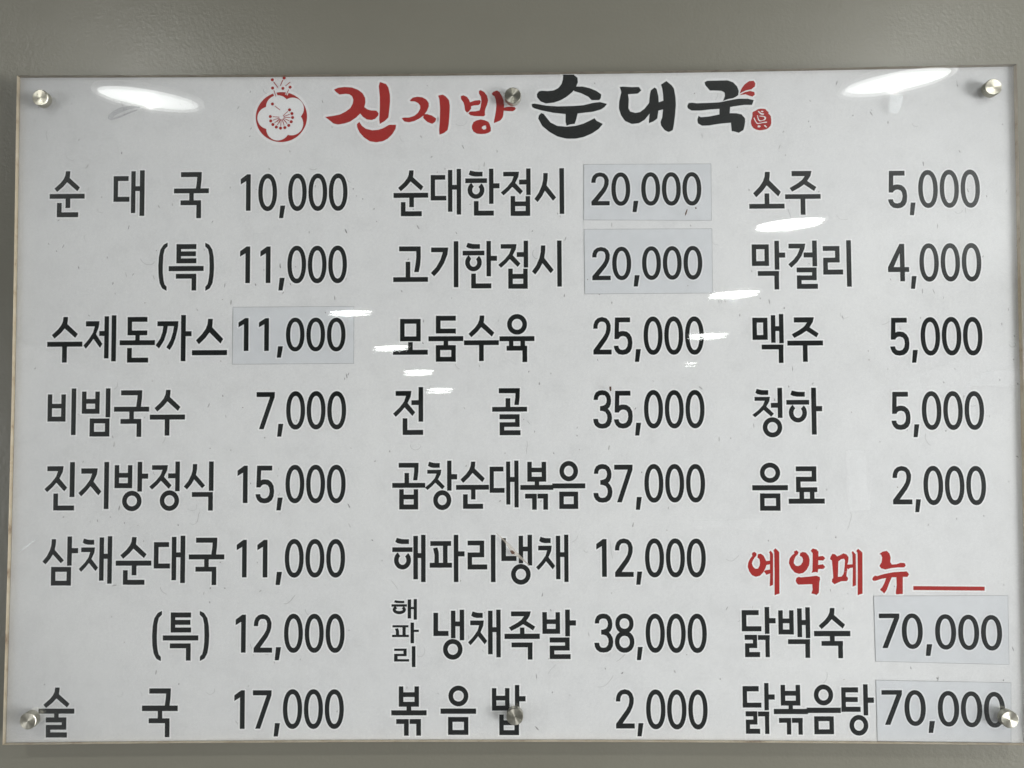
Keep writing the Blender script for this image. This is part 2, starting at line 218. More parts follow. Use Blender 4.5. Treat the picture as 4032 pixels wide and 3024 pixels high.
["음료",[["o",2903,-969,3139,-733,52,55],["r",2810,-1056,3227,-998],["r",2899,-1296,2950,-1094],["r",3086,-1297,3137,-1095],["r",2944,-1150,3095,-1095],["r",2941,-1296,3092,-1241],["r",3326,-833,3565,-778],["r",3511,-956,3564,-778],["r",3328,-956,3563,-901],["r",3326,-1079,3378,-900],["r",3325,-1079,3572,-1024],["r",3363,-1165,3416,-1073],["r",3486,-1166,3538,-1074],["r",3236,-1215,3657,-1158]]],
["닭백숙",[["r",2661,-2514,2859,-2458],["r",2661,-2701,2714,-2458],["r",2660,-2702,2888,-2645],["r",2930,-2732,2982,-2422],["r",2975,-2610,3055,-2551],["r",2692,-2801,2833,-2745],["r",2788,-2896,2835,-2745],["r",2696,-2896,2834,-2843],["r",2695,-3001,2743,-2843],["r",2694,-3001,2867,-2944],["r",2847,-2802,2983,-2748],["r",2933,-3002,2981,-2790],["r",3089,-2739,3140,-2461],["r",3216,-2740,3266,-2461],["r",3132,-2610,3224,-2556],["r",3130,-2739,3221,-2684],["r",3310,-2771,3362,-2439],["r",3355,-2631,3412,-2574],["r",3406,-2782,3457,-2426],["r",3198,-2851,3453,-2797],["r",3398,-3011,3451,-2840],["s",3559,-2678,3865,-2435],["r",3503,-2761,3924,-2701],["r",3687,-2824,3741,-2754],["r",3588,-2872,3836,-2818],["r",3781,-3015,3834,-2861]]],
["닭볶음탕",[["r",2659,-3397,2844,-3338],["r",2658,-3584,2707,-3338],["r",2656,-3584,2873,-3529],["r",2910,-3615,2959,-3303],["r",2953,-3492,3029,-3434],["r",2689,-3684,2822,-3628],["r",2777,-3779,2823,-3628],["r",2691,-3779,2822,-3724],["r",2690,-3885,2736,-3724],["r",2690,-3885,2853,-3829],["r",2833,-3685,2962,-3631],["r",2913,-3887,2960,-3674],["r",3101,-3561,3151,-3324],["r",3276,-3561,3326,-3324],["r",3144,-3447,3284,-3393],["r",3142,-3561,3282,-3506],["r",3190,-3608,3238,-3555],["r",3018,-3659,3414,-3601],["r",3076,-3759,3215,-3705],["r",3167,-3894,3214,-3748],["r",3226,-3759,3350,-3705],["r",3301,-3895,3348,-3748],["o",3487,-3559,3709,-3320,51,54],["r",3400,-3646,3795,-3587],["r",3485,-3890,3535,-3686],["r",3661,-3890,3711,-3687],["r",3529,-3740,3670,-3686],["r",3527,-3890,3667,-3836],["r",3806,-3632,3855,-3353],["r",3808,-3410,4000,-3353],["r",3806,-3520,3994,-3465],["r",3804,-3633,4025,-3577],["r",4061,-3674,4112,-3318],["r",4106,-3530,4181,-3470],["o",3894,-3906,4110,-3671,51,54]]]]
PRICES=[
["10,000",[["1",-3289,2325,-3170,2768],["0",-3075,2319,-2850,2773],[",",-2821,2232,-2750,2383],["0",-2714,2317,-2491,2772],["0",-2467,2316,-2243,2771],["0",-2221,2315,-1997,2770]]],
["11,000",[["1",-3290,1447,-3170,1889],["1",-3044,1446,-2923,1887],[",",-2824,1355,-2751,1506],["0",-2717,1439,-2494,1894],["0",-2470,1439,-2247,1892],["0",-2224,1438,-2001,1892]]],
["7,000",[["7",-3077,-308,-2859,133],[",",-2828,-398,-2756,-247],["0",-2721,-314,-2497,142],["0",-2475,-314,-2252,142],["0",-2229,-315,-2005,140]]],
["15,000",[["1",-3298,-1184,-3178,-743],["5",-3081,-1189,-2861,-744],[",",-2831,-1273,-2758,-1123],["0",-2724,-1189,-2501,-735],["0",-2477,-1190,-2254,-735],["0",-2230,-1191,-2008,-736]]],
["11,000",[["1",-3300,-2061,-3182,-1621],["1",-3054,-2062,-2935,-1622],[",",-2835,-2151,-2761,-1999],["0",-2727,-2065,-2504,-1612],["0",-2481,-2065,-2258,-1613],["0",-2234,-2066,-2012,-1614]]],
["12,000",[["1",-3305,-2942,-3186,-2500],["2",-3090,-2942,-2873,-2493],[",",-2839,-3031,-2767,-2880],["0",-2730,-2945,-2509,-2490],["0",-2484,-2945,-2262,-2491],["0",-2237,-2946,-2015,-2491]]],
["17,000",[["1",-3313,-3828,-3191,-3382],["7",-3094,-3826,-2874,-3382],[",",-2846,-3916,-2774,-3763],["0",-2738,-3829,-2513,-3370],["0",-2490,-3829,-2267,-3370],["0",-2244,-3829,-2021,-3371]]],
["25,000",[["2",950,562,1165,1009],["5",1193,556,1413,1002],[",",1443,472,1513,622],["0",1549,554,1772,1011],["0",1795,554,2018,1010],["0",2042,553,2263,1009]]],
["35,000",[["3",940,-320,1162,135],["5",1187,-320,1408,126],[",",1436,-404,1506,-254],["0",1544,-321,1767,134],["0",1791,-322,2012,132],["0",2036,-322,2259,132]]],
["37,000",[["3",935,-1195,1158,-741],["7",1183,-1191,1400,-750],[",",1434,-1280,1504,-1131],["0",1539,-1197,1761,-743],["0",1785,-1196,2006,-744],["0",2031,-1197,2253,-745]]],
["12,000",[["1",963,-2065,1083,-1624],["2",1182,-2066,1399,-1617],[",",1429,-2158,1499,-2006],["0",1536,-2073,1758,-1618],["0",1782,-2073,2003,-1619],["0",2027,-2074,2249,-1621]]],
["38,000",[["3",930,-2947,1151,-2495],["8",1172,-2949,1398,-2495],[",",1427,-3034,1496,-2884],["0",1533,-2950,1756,-2497],["0",1779,-2952,2001,-2497],["0",2025,-2953,2248,-2498]]],
["2,000",[["2",1176,-3824,1392,-3373],[",",1424,-3915,1494,-3764],["0",1529,-3833,1753,-3376],["0",1775,-3835,1998,-3378],["0",2022,-3836,2245,-3379]]],
["5,000",[["5",4485,2291,4711,2743],[",",4739,2207,4808,2358],["0",4846,2293,5076,2750],["0",5101,2293,5326,2751],["0",5350,2292,5576,2751]]],
["4,000",[["4",4465,1415,4713,1862],[",",4731,1324,4799,1475],["0",4838,1408,5065,1866],["0",5090,1408,5316,1866],["0",5340,1406,5568,1866]]],
["5,000",[["5",4470,528,4695,977],[",",4722,443,4792,593],["0",4831,527,5058,983],["0",5081,527,5308,984],["0",5331,525,5558,982]]],
["5,000",[["5",4464,-352,4687,97],[",",4718,-438,4787,-288],["0",4823,-354,5051,103],["0",5075,-355,5302,102],["0",5325,-356,5552,101]]],
["2,000",[["2",4460,-1227,4684,-778],[",",4716,-1319,4784,-1170],["0",4820,-1237,5049,-778],["0",5072,-1238,5298,-780],["0",5322,-1240,5550,-781]]]]
STICKERS=[
["11,000",[[-3368,1154],[-1917,1154],[-1917,474],[-3370,472]],[["1",-3300,629,-3180,1022],["1",-3054,628,-2935,1020],[",",-2836,546,-2765,681],["0",-2728,620,-2507,1024],["0",-2482,619,-2260,1023],["0",-2235,617,-2014,1021]]],
["20,000",[[856,2852],[2376,2845],[2372,2165],[849,2183]],[["2",942,2355,1158,2753],["0",1182,2348,1406,2751],[",",1433,2271,1502,2405],["0",1540,2347,1764,2750],["0",1787,2345,2011,2748],["0",2033,2344,2257,2747]]],
["20,000",[[853,2065],[2376,2060],[2371,1291],[854,1290]],[["2",944,1453,1162,1850],["0",1183,1451,1408,1851],[",",1437,1373,1507,1508],["0",1540,1451,1763,1854],["0",1788,1452,2010,1854],["0",2034,1451,2256,1855]]],
["70,000",[[4209,-2298],[5766,-2296],[5757,-3089],[4214,-3049]],[["7",4261,-2897,4498,-2500],["0",4524,-2908,4766,-2499],[",",4796,-2988,4872,-2855],["0",4911,-2916,5153,-2509],["0",5179,-2922,5420,-2515],["0",5444,-2928,5686,-2519]]],
["70,000",[[4212,-3271],[5773,-3302],[5753,-3981],[4214,-3967]],[["7",4271,-3781,4507,-3384],["0",4534,-3794,4779,-3384],[",",4807,-3873,4881,-3739],["0",4920,-3801,5165,-3394],["0",5187,-3809,5431,-3399],["0",5453,-3813,5696,-3405]]]]
BRUSH_RED=[
["p",-2163,3798,-2111,3820,-2035,3828,-1951,3822,-1874,3793,-1818,3750,-1787,3693,-1783,3636,-1797,3580,-1762,3552,-1713,3537,-1650,3534,-1623,3501,-1629,3473,-1664,3435,-1706,3421,-1762,3428,-1810,3460,-1845,3503,-1894,3454,-1964,3406,-2033,3382,-2117,3369,-2172,3384,-2214,3422,-2268,3462,-2173,3474,-2089,3491,-2020,3526,-1964,3568,-1934,3624,-1927,3673,-1944,3716,-1978,3740,-2020,3746,-2097,3738,-2139,3770],
["p",-1606,3886,-1533,3860,-1505,3817,-1486,3732,-1484,3648,-1493,3549,-1504,3451,-1546,3409,-1606,3373,-1613,3423,-1606,3564,-1606,3705,-1619,3832],
["p",-1856,3398,-1824,3348,-1775,3312,-1699,3293,-1629,3297,-1567,3317,-1490,3359,-1411,3358,-1418,3309,-1455,3246,-1511,3190,-1573,3159,-1650,3148,-1726,3160,-1796,3207,-1852,3271,-1880,3334,-1883,3370],
["p",-1243,3657,-1205,3690,-1149,3699,-1094,3693,-1045,3665,-1015,3622,-1015,3580,-1038,3524,-1073,3475,-1129,3433,-1191,3403,-1254,3389,-1309,3399,-1341,3438,-1309,3446,-1254,3444,-1191,3464,-1143,3503,-1117,3552,-1117,3591,-1142,3623,-1184,3645,-1230,3645],
["p",-1076,3486,-1031,3484,-976,3467,-923,3428,-937,3392,-973,3367,-1031,3390,-1080,3439],
["p",-899,3712,-843,3723,-806,3697,-770,3655,-760,3584,-765,3472,-774,3359,-788,3289,-830,3254,-883,3234,-888,3290,-879,3416,-876,3557,-885,3670],
["p",-625,3703,-593,3712,-551,3692,-528,3659,-514,3624,-461,3645,-399,3651,-385,3637,-392,3609,-413,3592,-468,3588,-503,3579,-503,3547,-531,3512,-552,3501,-573,3526,-580,3582,-593,3625,-621,3667],
["p",-405,3764,-384,3774,-343,3749,-308,3700,-297,3650,-309,3594,-330,3545,-337,3510,-334,3468,-351,3454,-462,3458,-510,3469,-534,3491,-517,3511,-448,3514,-399,3524,-385,3567,-375,3637,-381,3693,-403,3729],
["p",-249,3731,-233,3750,-188,3767,-160,3749,-133,3704,-111,3647,-103,3591,-105,3555,-61,3564,-11,3567,27,3559,37,3542,27,3528,0,3512,-50,3515,-109,3521,-114,3467,-123,3434,-151,3400,-190,3384,-223,3370,-227,3381,-212,3451,-200,3525,-195,3592,-202,3654,-216,3694,-244,3716],
["p",-434,3403,-384,3414,-334,3402,-295,3385,-281,3362,-265,3311,-317,3315,-326,3343,-351,3338,-370,3326,-376,3307,-351,3287,-323,3295,-317,3314,-265,3311,-265,3272,-290,3253,-334,3239,-390,3237,-434,3243,-473,3268,-490,3302,-492,3336,-473,3381]]
BRUSH_BLACK=[
["p",604,3954,744,3953,748,3943,785,3914,789,3858,763,3795,721,3739,652,3683,582,3642,499,3614,402,3604,339,3630,298,3680,295,3715,317,3750,354,3759,430,3753,500,3762,555,3790,594,3839,611,3895,615,3944],
["p",749,3806,846,3805,929,3786,1012,3750,1070,3707,1064,3665,1046,3640,956,3638,915,3681,832,3724,742,3753],
["p",231,3596,263,3602,401,3576,540,3565,720,3567,858,3576,969,3603,1052,3613,1138,3590,1107,3552,1065,3524,968,3497,784,3478,760,3387,746,3352,690,3345,652,3329,639,3374,640,3472,498,3488,346,3520,263,3546,238,3561],
["p",345,3485,373,3475,400,3439,455,3369,538,3326,649,3315,759,3324,856,3351,940,3392,988,3416,1009,3385,1085,3346,1036,3286,952,3231,855,3190,758,3170,648,3171,537,3200,441,3257,358,3328,310,3419,317,3454],
["p",1296,3796,1331,3800,1442,3791,1525,3793,1552,3752,1510,3714,1392,3707,1401,3648,1395,3535,1418,3493,1480,3476,1535,3485,1591,3526,1647,3596,1658,3701,1669,3750,1715,3785,1739,3764,1758,3672,1760,3602,1820,3622,1817,3700,1808,3770,1794,3820,1857,3861,1919,3811,1946,3769,1963,3670,1967,3572,1956,3446,1940,3334,1926,3264,1877,3240,1829,3265,1788,3321,1782,3363,1803,3419,1814,3517,1756,3504,1741,3406,1692,3371,1641,3351,1652,3470,1589,3393,1520,3352,1437,3343,1354,3381,1307,3452,1283,3536,1288,3621,1314,3733],
["p",2317,3842,2348,3860,2479,3862,2589,3864,2658,3839,2705,3789,2725,3733,2717,3684,2689,3663,2655,3647,2593,3636,2537,3615,2559,3671,2557,3714,2518,3738,2436,3743,2380,3743,2326,3807],
["p",2106,3557,2123,3591,2171,3595,2213,3586,2351,3589,2489,3595,2613,3619,2724,3638,2834,3636,2902,3619,2881,3563,2791,3564,2695,3551,2619,3540,2611,3461,2693,3460,2755,3445,2795,3396,2795,3354,2784,3298,2772,3256,2717,3224,2655,3243,2635,3243,2627,3348,2485,3336,2360,3316,2278,3314,2230,3345,2224,3387,2238,3432,2265,3415,2376,3425,2490,3448,2492,3518,2377,3512,2267,3499,2156,3500,2111,3528]]
BRUSH_DROP=[
["p",2738,3705,2760,3761,2795,3810,2851,3851,2906,3855,2926,3822,2919,3787,2877,3753,2808,3739],
["p",2738,3684,2794,3715,2863,3732,2911,3717,2917,3689,2889,3664,2848,3676,2807,3693]]
BRUSH_RES=[
["p",2805,-1784,2827,-1780,2846,-1803,2842,-1825,2820,-1846,2798,-1884,2789,-1916,2803,-1954,2829,-1977,2861,-1975,2880,-1943,2887,-1905,2879,-1863,2856,-1844,2864,-1806,2897,-1801,2929,-1825,2949,-1868,2957,-1887,3003,-1882,3004,-1804,2994,-1782,3013,-1766,3039,-1804,3032,-2163,3009,-2174,2995,-2179,2999,-2115,3003,-2029,2957,-2045,2931,-2007,2947,-1995,3001,-1986,3002,-1922,2959,-1932,2948,-1965,2920,-2018,2882,-2056,2833,-2069,2790,-2050,2759,-2007,2741,-1953,2750,-1900,2772,-1857,2799,-1825,2792,-1803],
["p",3045,-1763,3070,-1738,3112,-1783,3106,-2265,3088,-2270,3050,-2283,3055,-2008,3055,-1783],
["p",3285,-1778,3317,-1762,3338,-1783,3331,-1805,3300,-1837,3283,-1880,3279,-1912,3303,-1942,3330,-1947,3363,-1934,3385,-1901,3391,-1864,3377,-1837,3354,-1826,3360,-1794,3387,-1781,3424,-1789,3456,-1827,3467,-1875,3459,-1934,3431,-1987,3388,-2025,3339,-2035,3291,-2019,3249,-1971,3225,-1912,3233,-1858,3262,-1821,3292,-1799],
["p",3482,-1768,3506,-1741,3549,-1752,3572,-1779,3569,-1835,3623,-1829,3649,-1854,3627,-1881,3568,-1878,3565,-1934,3621,-1926,3647,-1956,3625,-1979,3566,-1979,3558,-2022,3533,-2014,3488,-2023,3499,-1998,3505,-1795],
["p",3311,-2083,3338,-2071,3360,-2078,3446,-2071,3543,-2060,3580,-2073,3585,-2100,3574,-2137,3569,-2223,3566,-2255,3538,-2284,3517,-2271,3480,-2265,3497,-2223,3493,-2156,3423,-2158,3331,-2161,3310,-2142,3300,-2115],
["p",3714,-1838,3736,-1804,3768,-1811,3789,-1836,3827,-1819,3865,-1799,3902,-1812,3923,-1844,3917,-1892,3905,-1930,3970,-1927,3969,-1807,3962,-1785,3976,-1774,4007,-1812,4002,-2170,3986,-2176,3964,-2186,3972,-1965,3937,-1969,3920,-1983,3904,-1972,3902,-2010,3868,-2010,3876,-1956,3883,-1881,3871,-1860,3837,-1865,3802,-1892,3793,-2074,3838,-2069,3860,-2042,3867,-2014,3900,-2014,3892,-2063,3911,-2085,3907,-2111,3891,-2122,3832,-2122,3783,-2143,3754,-2157,3724,-2132,3727,-2100,3741,-2084,3736,-1988,3729,-1881,3706,-1865],
["p",4016,-1772,4038,-1746,4086,-1791,4077,-2267,4043,-2277,4021,-2288,4029,-2010,4030,-1791],
["p",4286,-1807,4322,-1781,4371,-1772,4402,-1802,4415,-1851,4407,-1899,4426,-1931,4480,-1928,4534,-1910,4576,-1915,4589,-1942,4570,-1963,4500,-1963,4425,-1970,4350,-1987,4302,-1973,4283,-1947,4309,-1904,4318,-1850,4305,-1816],
["p",4208,-2075,4230,-2059,4251,-2066,4327,-2043,4435,-2022,4531,-2015,4601,-2012,4624,-2044,4605,-2074,4551,-2073,4546,-2273,4514,-2273,4477,-2278,4466,-2268,4479,-2172,4478,-2078,4422,-2077,4389,-2150,4360,-2225,4330,-2267,4311,-2246,4282,-2224,4307,-2198,4335,-2150,4358,-2086,4293,-2098,4234,-2118,4207,-2118,4195,-2101]]
BRUSH_LINE=[
["p",4673,-2183,5502,-2191,5500,-2236,4672,-2227]]
BRUSH_SEAL=[
["p",2886,3465,2896,3477,2925,3490,2949,3506,2983,3514,3021,3512,3041,3507,3059,3485,3078,3470,3076,3453,3092,3438,3104,3419,3108,3385,3108,3336,3099,3307,3075,3280,3046,3263,2998,3253,2969,3251,2931,3259,2898,3277,2876,3304,2867,3338,2868,3367,2878,3397,2886,3426]]
BRUSH_SEALW=[
["p",2954,3488,2963,3486,2978,3469,2994,3458,3023,3454,3025,3445,3013,3439,2987,3444,2968,3459,2951,3480],
["p",2985,3483,3002,3488,3019,3483,3015,3476,3002,3471,2986,3476],
["p",2940,3433,2949,3434,2955,3401,2964,3381,2976,3371,3000,3371,3024,3385,3029,3395,3027,3405,3015,3415,2967,3421,2966,3427,3010,3427,3037,3417,3047,3407,3046,3388,3031,3372,3009,3369,2983,3359,2966,3361,2952,3376,2944,3406],
["p",2897,3402,2908,3405,2921,3372,2932,3350,2949,3337,2980,3342,3019,3351,3055,3357,3059,3349,3050,3341,3009,3339,2970,3332,2946,3327,2932,3335,2918,3355,2902,3387],
["p",2946,3306,2953,3311,2975,3308,2980,3298,2972,3287,2953,3286,2943,3291],
["p",3020,3312,3035,3313,3058,3290,3053,3284,3044,3285,3027,3300]]
EMBLEM={"c":[-2802,3467,312],"cusps":[[-2990,3592],[-2739,3684],[-2566,3472],[-2722,3248],[-2985,3324]],"bulge":[[-2889,3729],[-2561,3655],[-2569,3292],[-2854,3180],[-3094,3449]],"dots":[[-2915,3926],[-2771,3947],[-2911,3824],[-2785,3819],[-2698,3833],[-2911,3628],[-2703,3554],[-2674,3508],[-2666,3459],[-2682,3408],[-2712,3363],[-2759,3336],[-2811,3330],[-2863,3344],[-2905,3376],[-2931,3420],[-2936,3474]],"lines":[[-2897,3899,-2845,3828],[-2785,3925,-2817,3852],[-2697,3896,-2754,3847],[-2896,3796,-2868,3720],[-2715,3804,-2744,3738],[-2881,3602,-2818,3552]],"mid":[-2801,3463],"r":19}
CAPS=[[-5663,3676],[4,3647],[5687,3692],[-5672,-3683],[-8,-3636],[5667,-3669]]
OUTLINE=[[-6002,3985],[-4987,3976],[-3973,3969],[-2963,3963],[-1955,3960],[-949,3958],[54,3959],[1054,3961],[2052,3965],[3048,3971],[4041,3979],[5031,3989],[6020,4001],[6011,3240],[6007,2812],[5989,996],[5988,516],[5985,67],[5969,-1562],[5956,-3372],[5952,-3994],[4969,-3982],[3983,-3972],[2995,-3964],[2004,-3959],[1011,-3955],[14,-3954],[-984,-3954],[-1986,-3957],[-2990,-3962],[-3996,-3969],[-5005,-3979],[-6017,-3990],[-6013,-3376],[-5999,-1824],[-5997,-1376],[-5990,130],[-5991,585],[-5994,1961],[-6000,3228]]
LAMPS=[[-1.1871,-1.5374,1.0137],[-1.135,-4.2643,0.6794],[-1.0509,-5.3986,0.5403],[-0.9729,-6.5308,0.4016],[-0.8858,-7.6591,0.2632],[1.1843,-1.4797,1.0207],[1.2681,-2.6909,0.8723],[1.3315,-3.8757,0.727],[1.4431,-5.0278,0.5858],[1.5616,-6.181,0.4444]]
CEIL_SLOPE=-0.12258
MARKS_AND_REFLECTIONS=[["streak",[[-4887,3445],[-4878,3487],[-4802,3550],[-4719,3584],[-4594,3600],[-4493,3585],[-4493,3576],[-4551,3568],[-4649,3548],[-4732,3514],[-4801,3484],[-4822,3458],[-4801,3455],[-4717,3486],[-4634,3520],[-4523,3557],[-4537,3537],[-4620,3506],[-4745,3451],[-4842,3424]]],["tape",[[4513,3641],[4663,3639],[4647,3535],[4618,3452],[4569,3411],[4495,3433],[4497,3537]]],["pale",[[3892,-586],[4118,-587],[4166,-1295],[3920,-1294]]],["pale",[[2086,-1395],[2891,-1387],[2899,-1504],[2095,-1491]]],["pale",[[5292,155],[5956,157],[5962,357],[5554,337]]],["web",[[-219,-1543],[-210,-1538],[-79,-1651],[28,-1763],[168,-1908],[162,-1916],[28,-1817],[-47,-1774],[-69,-1720],[-122,-1640]]],["brown",[[-56,-1747],[-31,-1740],[1,-1765],[-4,-1787],[-37,-1787]]],["scrape",[[-5874,-1743],[-5862,-1750],[-5759,-1673],[-5660,-1596],[-5663,-1586],[-5764,-1659]]],["brown",[[2071,2288],[2079,2280],[2064,2227],[2046,2203],[2048,2238]]],["brown",[[2167,2306],[2184,2306],[2186,2290],[2171,2286]]],["brown",[[1127,177],[1152,177],[1152,128],[1138,120],[1127,144]]]]

LP = [Vector(l) + Vector((0, 0, H0)) for l in LAMPS]
ang = math.atan(-CEIL_SLOPE)                # the ceiling falls away from the wall
def ceil_z(y): return LP[0].z + (y - LP[0].y) * math.tan(ang)
yw, ye = 0.03, -8.6
ceiling = link('ceiling', mesh('ceiling', [(-4, yw, ceil_z(yw) + .012), (4, yw, ceil_z(yw) + .012), (4, ye, ceil_z(ye) + .012), (-4, ye, ceil_z(ye) + .012)], [(0, 1, 2, 3)]), M_CEIL)
tag(ceiling, 'pale sloping ceiling carrying the round lights', kind='structure')

def lathe(bm, prof, n=48, axis='Y', mi=0):
    rings = []
    for r, h in prof:
        ring = []
        for i in range(n):
            a = 2 * math.pi * i / n; x, z = r * math.cos(a), r * math.sin(a)
            ring.append(bm.verts.new((x, h, z) if axis == 'Y' else (x, z, h)))
        rings.append(ring)
    for a, b in zip(rings, rings[1:]):
        for i in range(n):
            f = bm.faces.new((a[i], a[(i + 1) % n], b[(i + 1) % n], b[i])); f.material_index = mi
    return rings

# ------------------------------------------------------------------ ceiling lights (seen mirrored in the acrylic)
bm = bmesh.new(); r = lathe(bm, [(0.150, 0.010), (0.164, 0.010), (0.168, -0.004), (0.160, -0.010), (0.150, -0.006)], 40, 'Z')
trim_me = bm_mesh('light_trim', bm); trim_me.materials.append(M_TRIM)
bm = bmesh.new(); r = lathe(bm, [(0.1499, -0.003), (0.120, -0.0055), (0.060, -0.007)], 40, 'Z'); bm.faces.new(r[-1])
glow_me = bm_mesh('light_diffuser', bm); glow_me.materials.append(M_GLOW)
glow2_me = glow_me.copy(); glow2_me.materials.clear(); glow2_me.materials.append(M_GLOW2)
LAMP_TXT = ['round lit ceiling light mirrored large at the upper left corner of the board',
 'round lit ceiling light mirrored over the edge of the 11,000 price sticker',
 'round lit ceiling light mirrored beside the first letter of the 25,000 dish',
 'round lit ceiling light mirrored in the blank strip above the 35,000 dish',
 'round lit ceiling light mirrored smallest in the left row, beside the 35,000 dish',
 'round lit ceiling light mirrored large at the upper right corner of the board',
 'round lit ceiling light mirrored under the first drink name on the right',
 'round lit ceiling light mirrored left of the second drink name, by the sticker corner',
 'round lit ceiling light mirrored across the last zero of 25,000',
 'round lit ceiling light mirrored as a small glint below the zeros of 25,000']
SQ = dict(zip(LAMP_TXT, (0.42, 0.30, 0.42, 0.6, 0.6, 0.42, 0.42, 0.42, 0.42, 0.42)))
TURN = (-20, 3, 8, 14, 12, 20, 16, 14, 8, 0)          # how each oval lamp is turned in the ceiling
for p, txt, tn in zip(LP, LAMP_TXT, TURN):
    e = bpy.data.objects.new('ceiling_light', None); COL.objects.link(e); e.location = p; e.rotation_euler = (Matrix.Rotation(ang, 3, 'X') @ Matrix.Rotation(math.radians(tn), 3, 'Z')).to_euler(); e.scale = (0.42, 0.2, 1) if txt is LAMP_TXT[-1] else (1, SQ[txt], 1)
    tag(e, txt, 'ceiling light', 'round ceiling lights mirrored in the board')
    for nm, me in (('trim', trim_me), ('diffuser', glow2_me if txt.find('large') > 0 else glow_me)):
        o = bpy.data.objects.new(nm, me); COL.objects.link(o); o.parent = e
    sp = bpy.data.lights.new('led_light', 'SPOT'); sp.energy = LAMP_W; sp.color = (1.0, 1.0, 0.965); sp.shadow_soft_size = 0.0
    sp.spot_size = math.radians(172); sp.spot_blend = 0.5
    so = bpy.data.objects.new('led_light', sp); COL.objects.link(so); so.location = p + Vector((0, 0, -0.012))

# ------------------------------------------------------------------ lettering engine (board coordinates in 0.1 mm, x right, y up)
def nrm(pts):
    x0 = min(p[0] for p in pts); x1 = max(p[0] for p in pts); y0 = min(p[1] for p in pts); y1 = max(p[1] for p in pts)
    return [((x - x0) / (x1 - x0), (y - y0) / (y1 - y0)) for x, y in pts]
PAREN = nrm([(1462,873),(1420,895),(1385,950),(1370,1030),(1365,1130),(1369,1230),(1382,1315),(1410,1370),(1456,1396),(1456,1352),(1432,1325),(1420,1270),(1413,1200),(1412,1130),(1416,1010),(1430,945),(1462,912)])
SH = {
 's': nrm([(357,95),(404,95),(402,135),(397,168),(511,272),(485,312),(372,213),(330,262),(265,318),(236,283),(300,225),(335,180),(352,140)]),
 't': nrm([(1687,117),(1733,117),(1731,180),(1720,250),(1822,380),(1790,415),(1701,305),(1670,365),(1622,428),(1588,395),(1635,330),(1670,250),(1684,190)]),
 'j': nrm([(155,155),(330,155),(322,215),(287,288),(372,388),(342,427),(255,333),(215,380),(157,436),(127,403),(200,335),(250,270),(272,207),(155,207)]),
 'w': nrm([(602,93),(818,93),(805,145),(768,202),(866,268),(843,310),(735,238),(680,275),(604,315),(577,277),(660,230),(715,190),(745,147),(602,147)]),
 'k': nrm([(555,942),(600,955),(625,957),(665,957),(665,1007),(600,1008),(565,1000),(542,985)]),
 'g': nrm([(1611,105),(1836,105),(1834,190),(1824,283),(1775,283),(1784,215),(1788,157),(1611,157)]),
 '(': PAREN, ')': [(1 - x, y) for x, y in PAREN],
 '1': [(.65,0),(1,0),(1,1),(.55,1),(.55,.18),(0,.273),(0,.13)],
 '7': [(0,0),(1,0),(.99,.13),(.394,1),(.142,1),(.742,.128),(0,.128)],
 ',': [(.2,0),(1,0),(.67,1),(0,1)],
 '2': [(0,.31),(.02,.2),(.1,.1),(.25,.03),(.48,0),(.72,.03),(.88,.11),(.965,.23),(.95,.36),(.88,.47),(.75,.6),(.345,.875),(1,.875),(1,1),(0,1),(0,.885),(.55,.53),(.68,.42),(.725,.32),(.73,.24),(.69,.17),(.6,.13),(.48,.122),(.36,.13),(.27,.18),(.235,.24),(.23,.31)],
 '3': [(.03,.25),(.06,.15),(.15,.06),(.3,.015),(.48,0),(.68,.015),(.83,.07),(.93,.16),(.96,.26),(.94,.36),(.87,.44),(.78,.485),(.88,.54),(.97,.62),(1,.72),(.97,.83),(.87,.93),(.7,.985),(.48,1),(.28,.985),(.12,.93),(.03,.85),(0,.75),(.245,.75),(.28,.83),(.36,.87),(.48,.88),(.62,.865),(.72,.81),(.765,.72),(.74,.64),(.65,.57),(.5,.54),(.37,.537),(.37,.418),(.5,.41),(.64,.38),(.71,.33),(.735,.26),(.71,.19),(.63,.135),(.48,.122),(.35,.135),(.27,.18),(.25,.25)],
 '5': [(.077,0),(.889,0),(.889,.125),(.29,.125),(.275,.39),(.38,.368),(.52,.365),(.7,.38),(.86,.44),(.97,.54),(1,.68),(.97,.82),(.87,.92),(.7,.98),(.48,1),(.25,.98),(.1,.91),(.02,.82),(0,.76),(.24,.757),(.27,.82),(.35,.86),(.48,.872),(.63,.85),(.73,.78),(.77,.68),(.74,.58),(.66,.52),(.52,.495),(.38,.505),(.29,.545),(.26,.575),(.04,.575)],
}
def ccw(p):
    a = sum(p[i - 1][0] * p[i][1] - p[i][0] * p[i - 1][1] for i in range(len(p)))
    return p if a > 0 else p[::-1]
def ell(cx, cy, rx, ry, n=44, ex=2.0):
    out = []
    for i in range(n):
        a = 2 * math.pi * i / n; c, s = math.cos(a), math.sin(a)
        out.append((cx + rx * math.copysign(abs(c) ** (2 / ex), c), cy + ry * math.copysign(abs(s) ** (2 / ex), s)))
    return out
def ring(cx, cy, rx, ry, tx, ty, w=0.0, ex=2.0):
    rx += w; ry += w; tx += 2 * w; ty += 2 * w
    if tx > rx * 0.97 or ty > ry * 0.97: return [ell(cx, cy, rx, ry, 44, ex)]
    o = ell(cx, cy, rx, ry, 44, ex); i = ell(cx, cy, rx - tx, ry - ty, 44, ex)
    return [[o[k], o[(k + 1) % 44], i[(k + 1) % 44], i[k]] for k in range(44)]
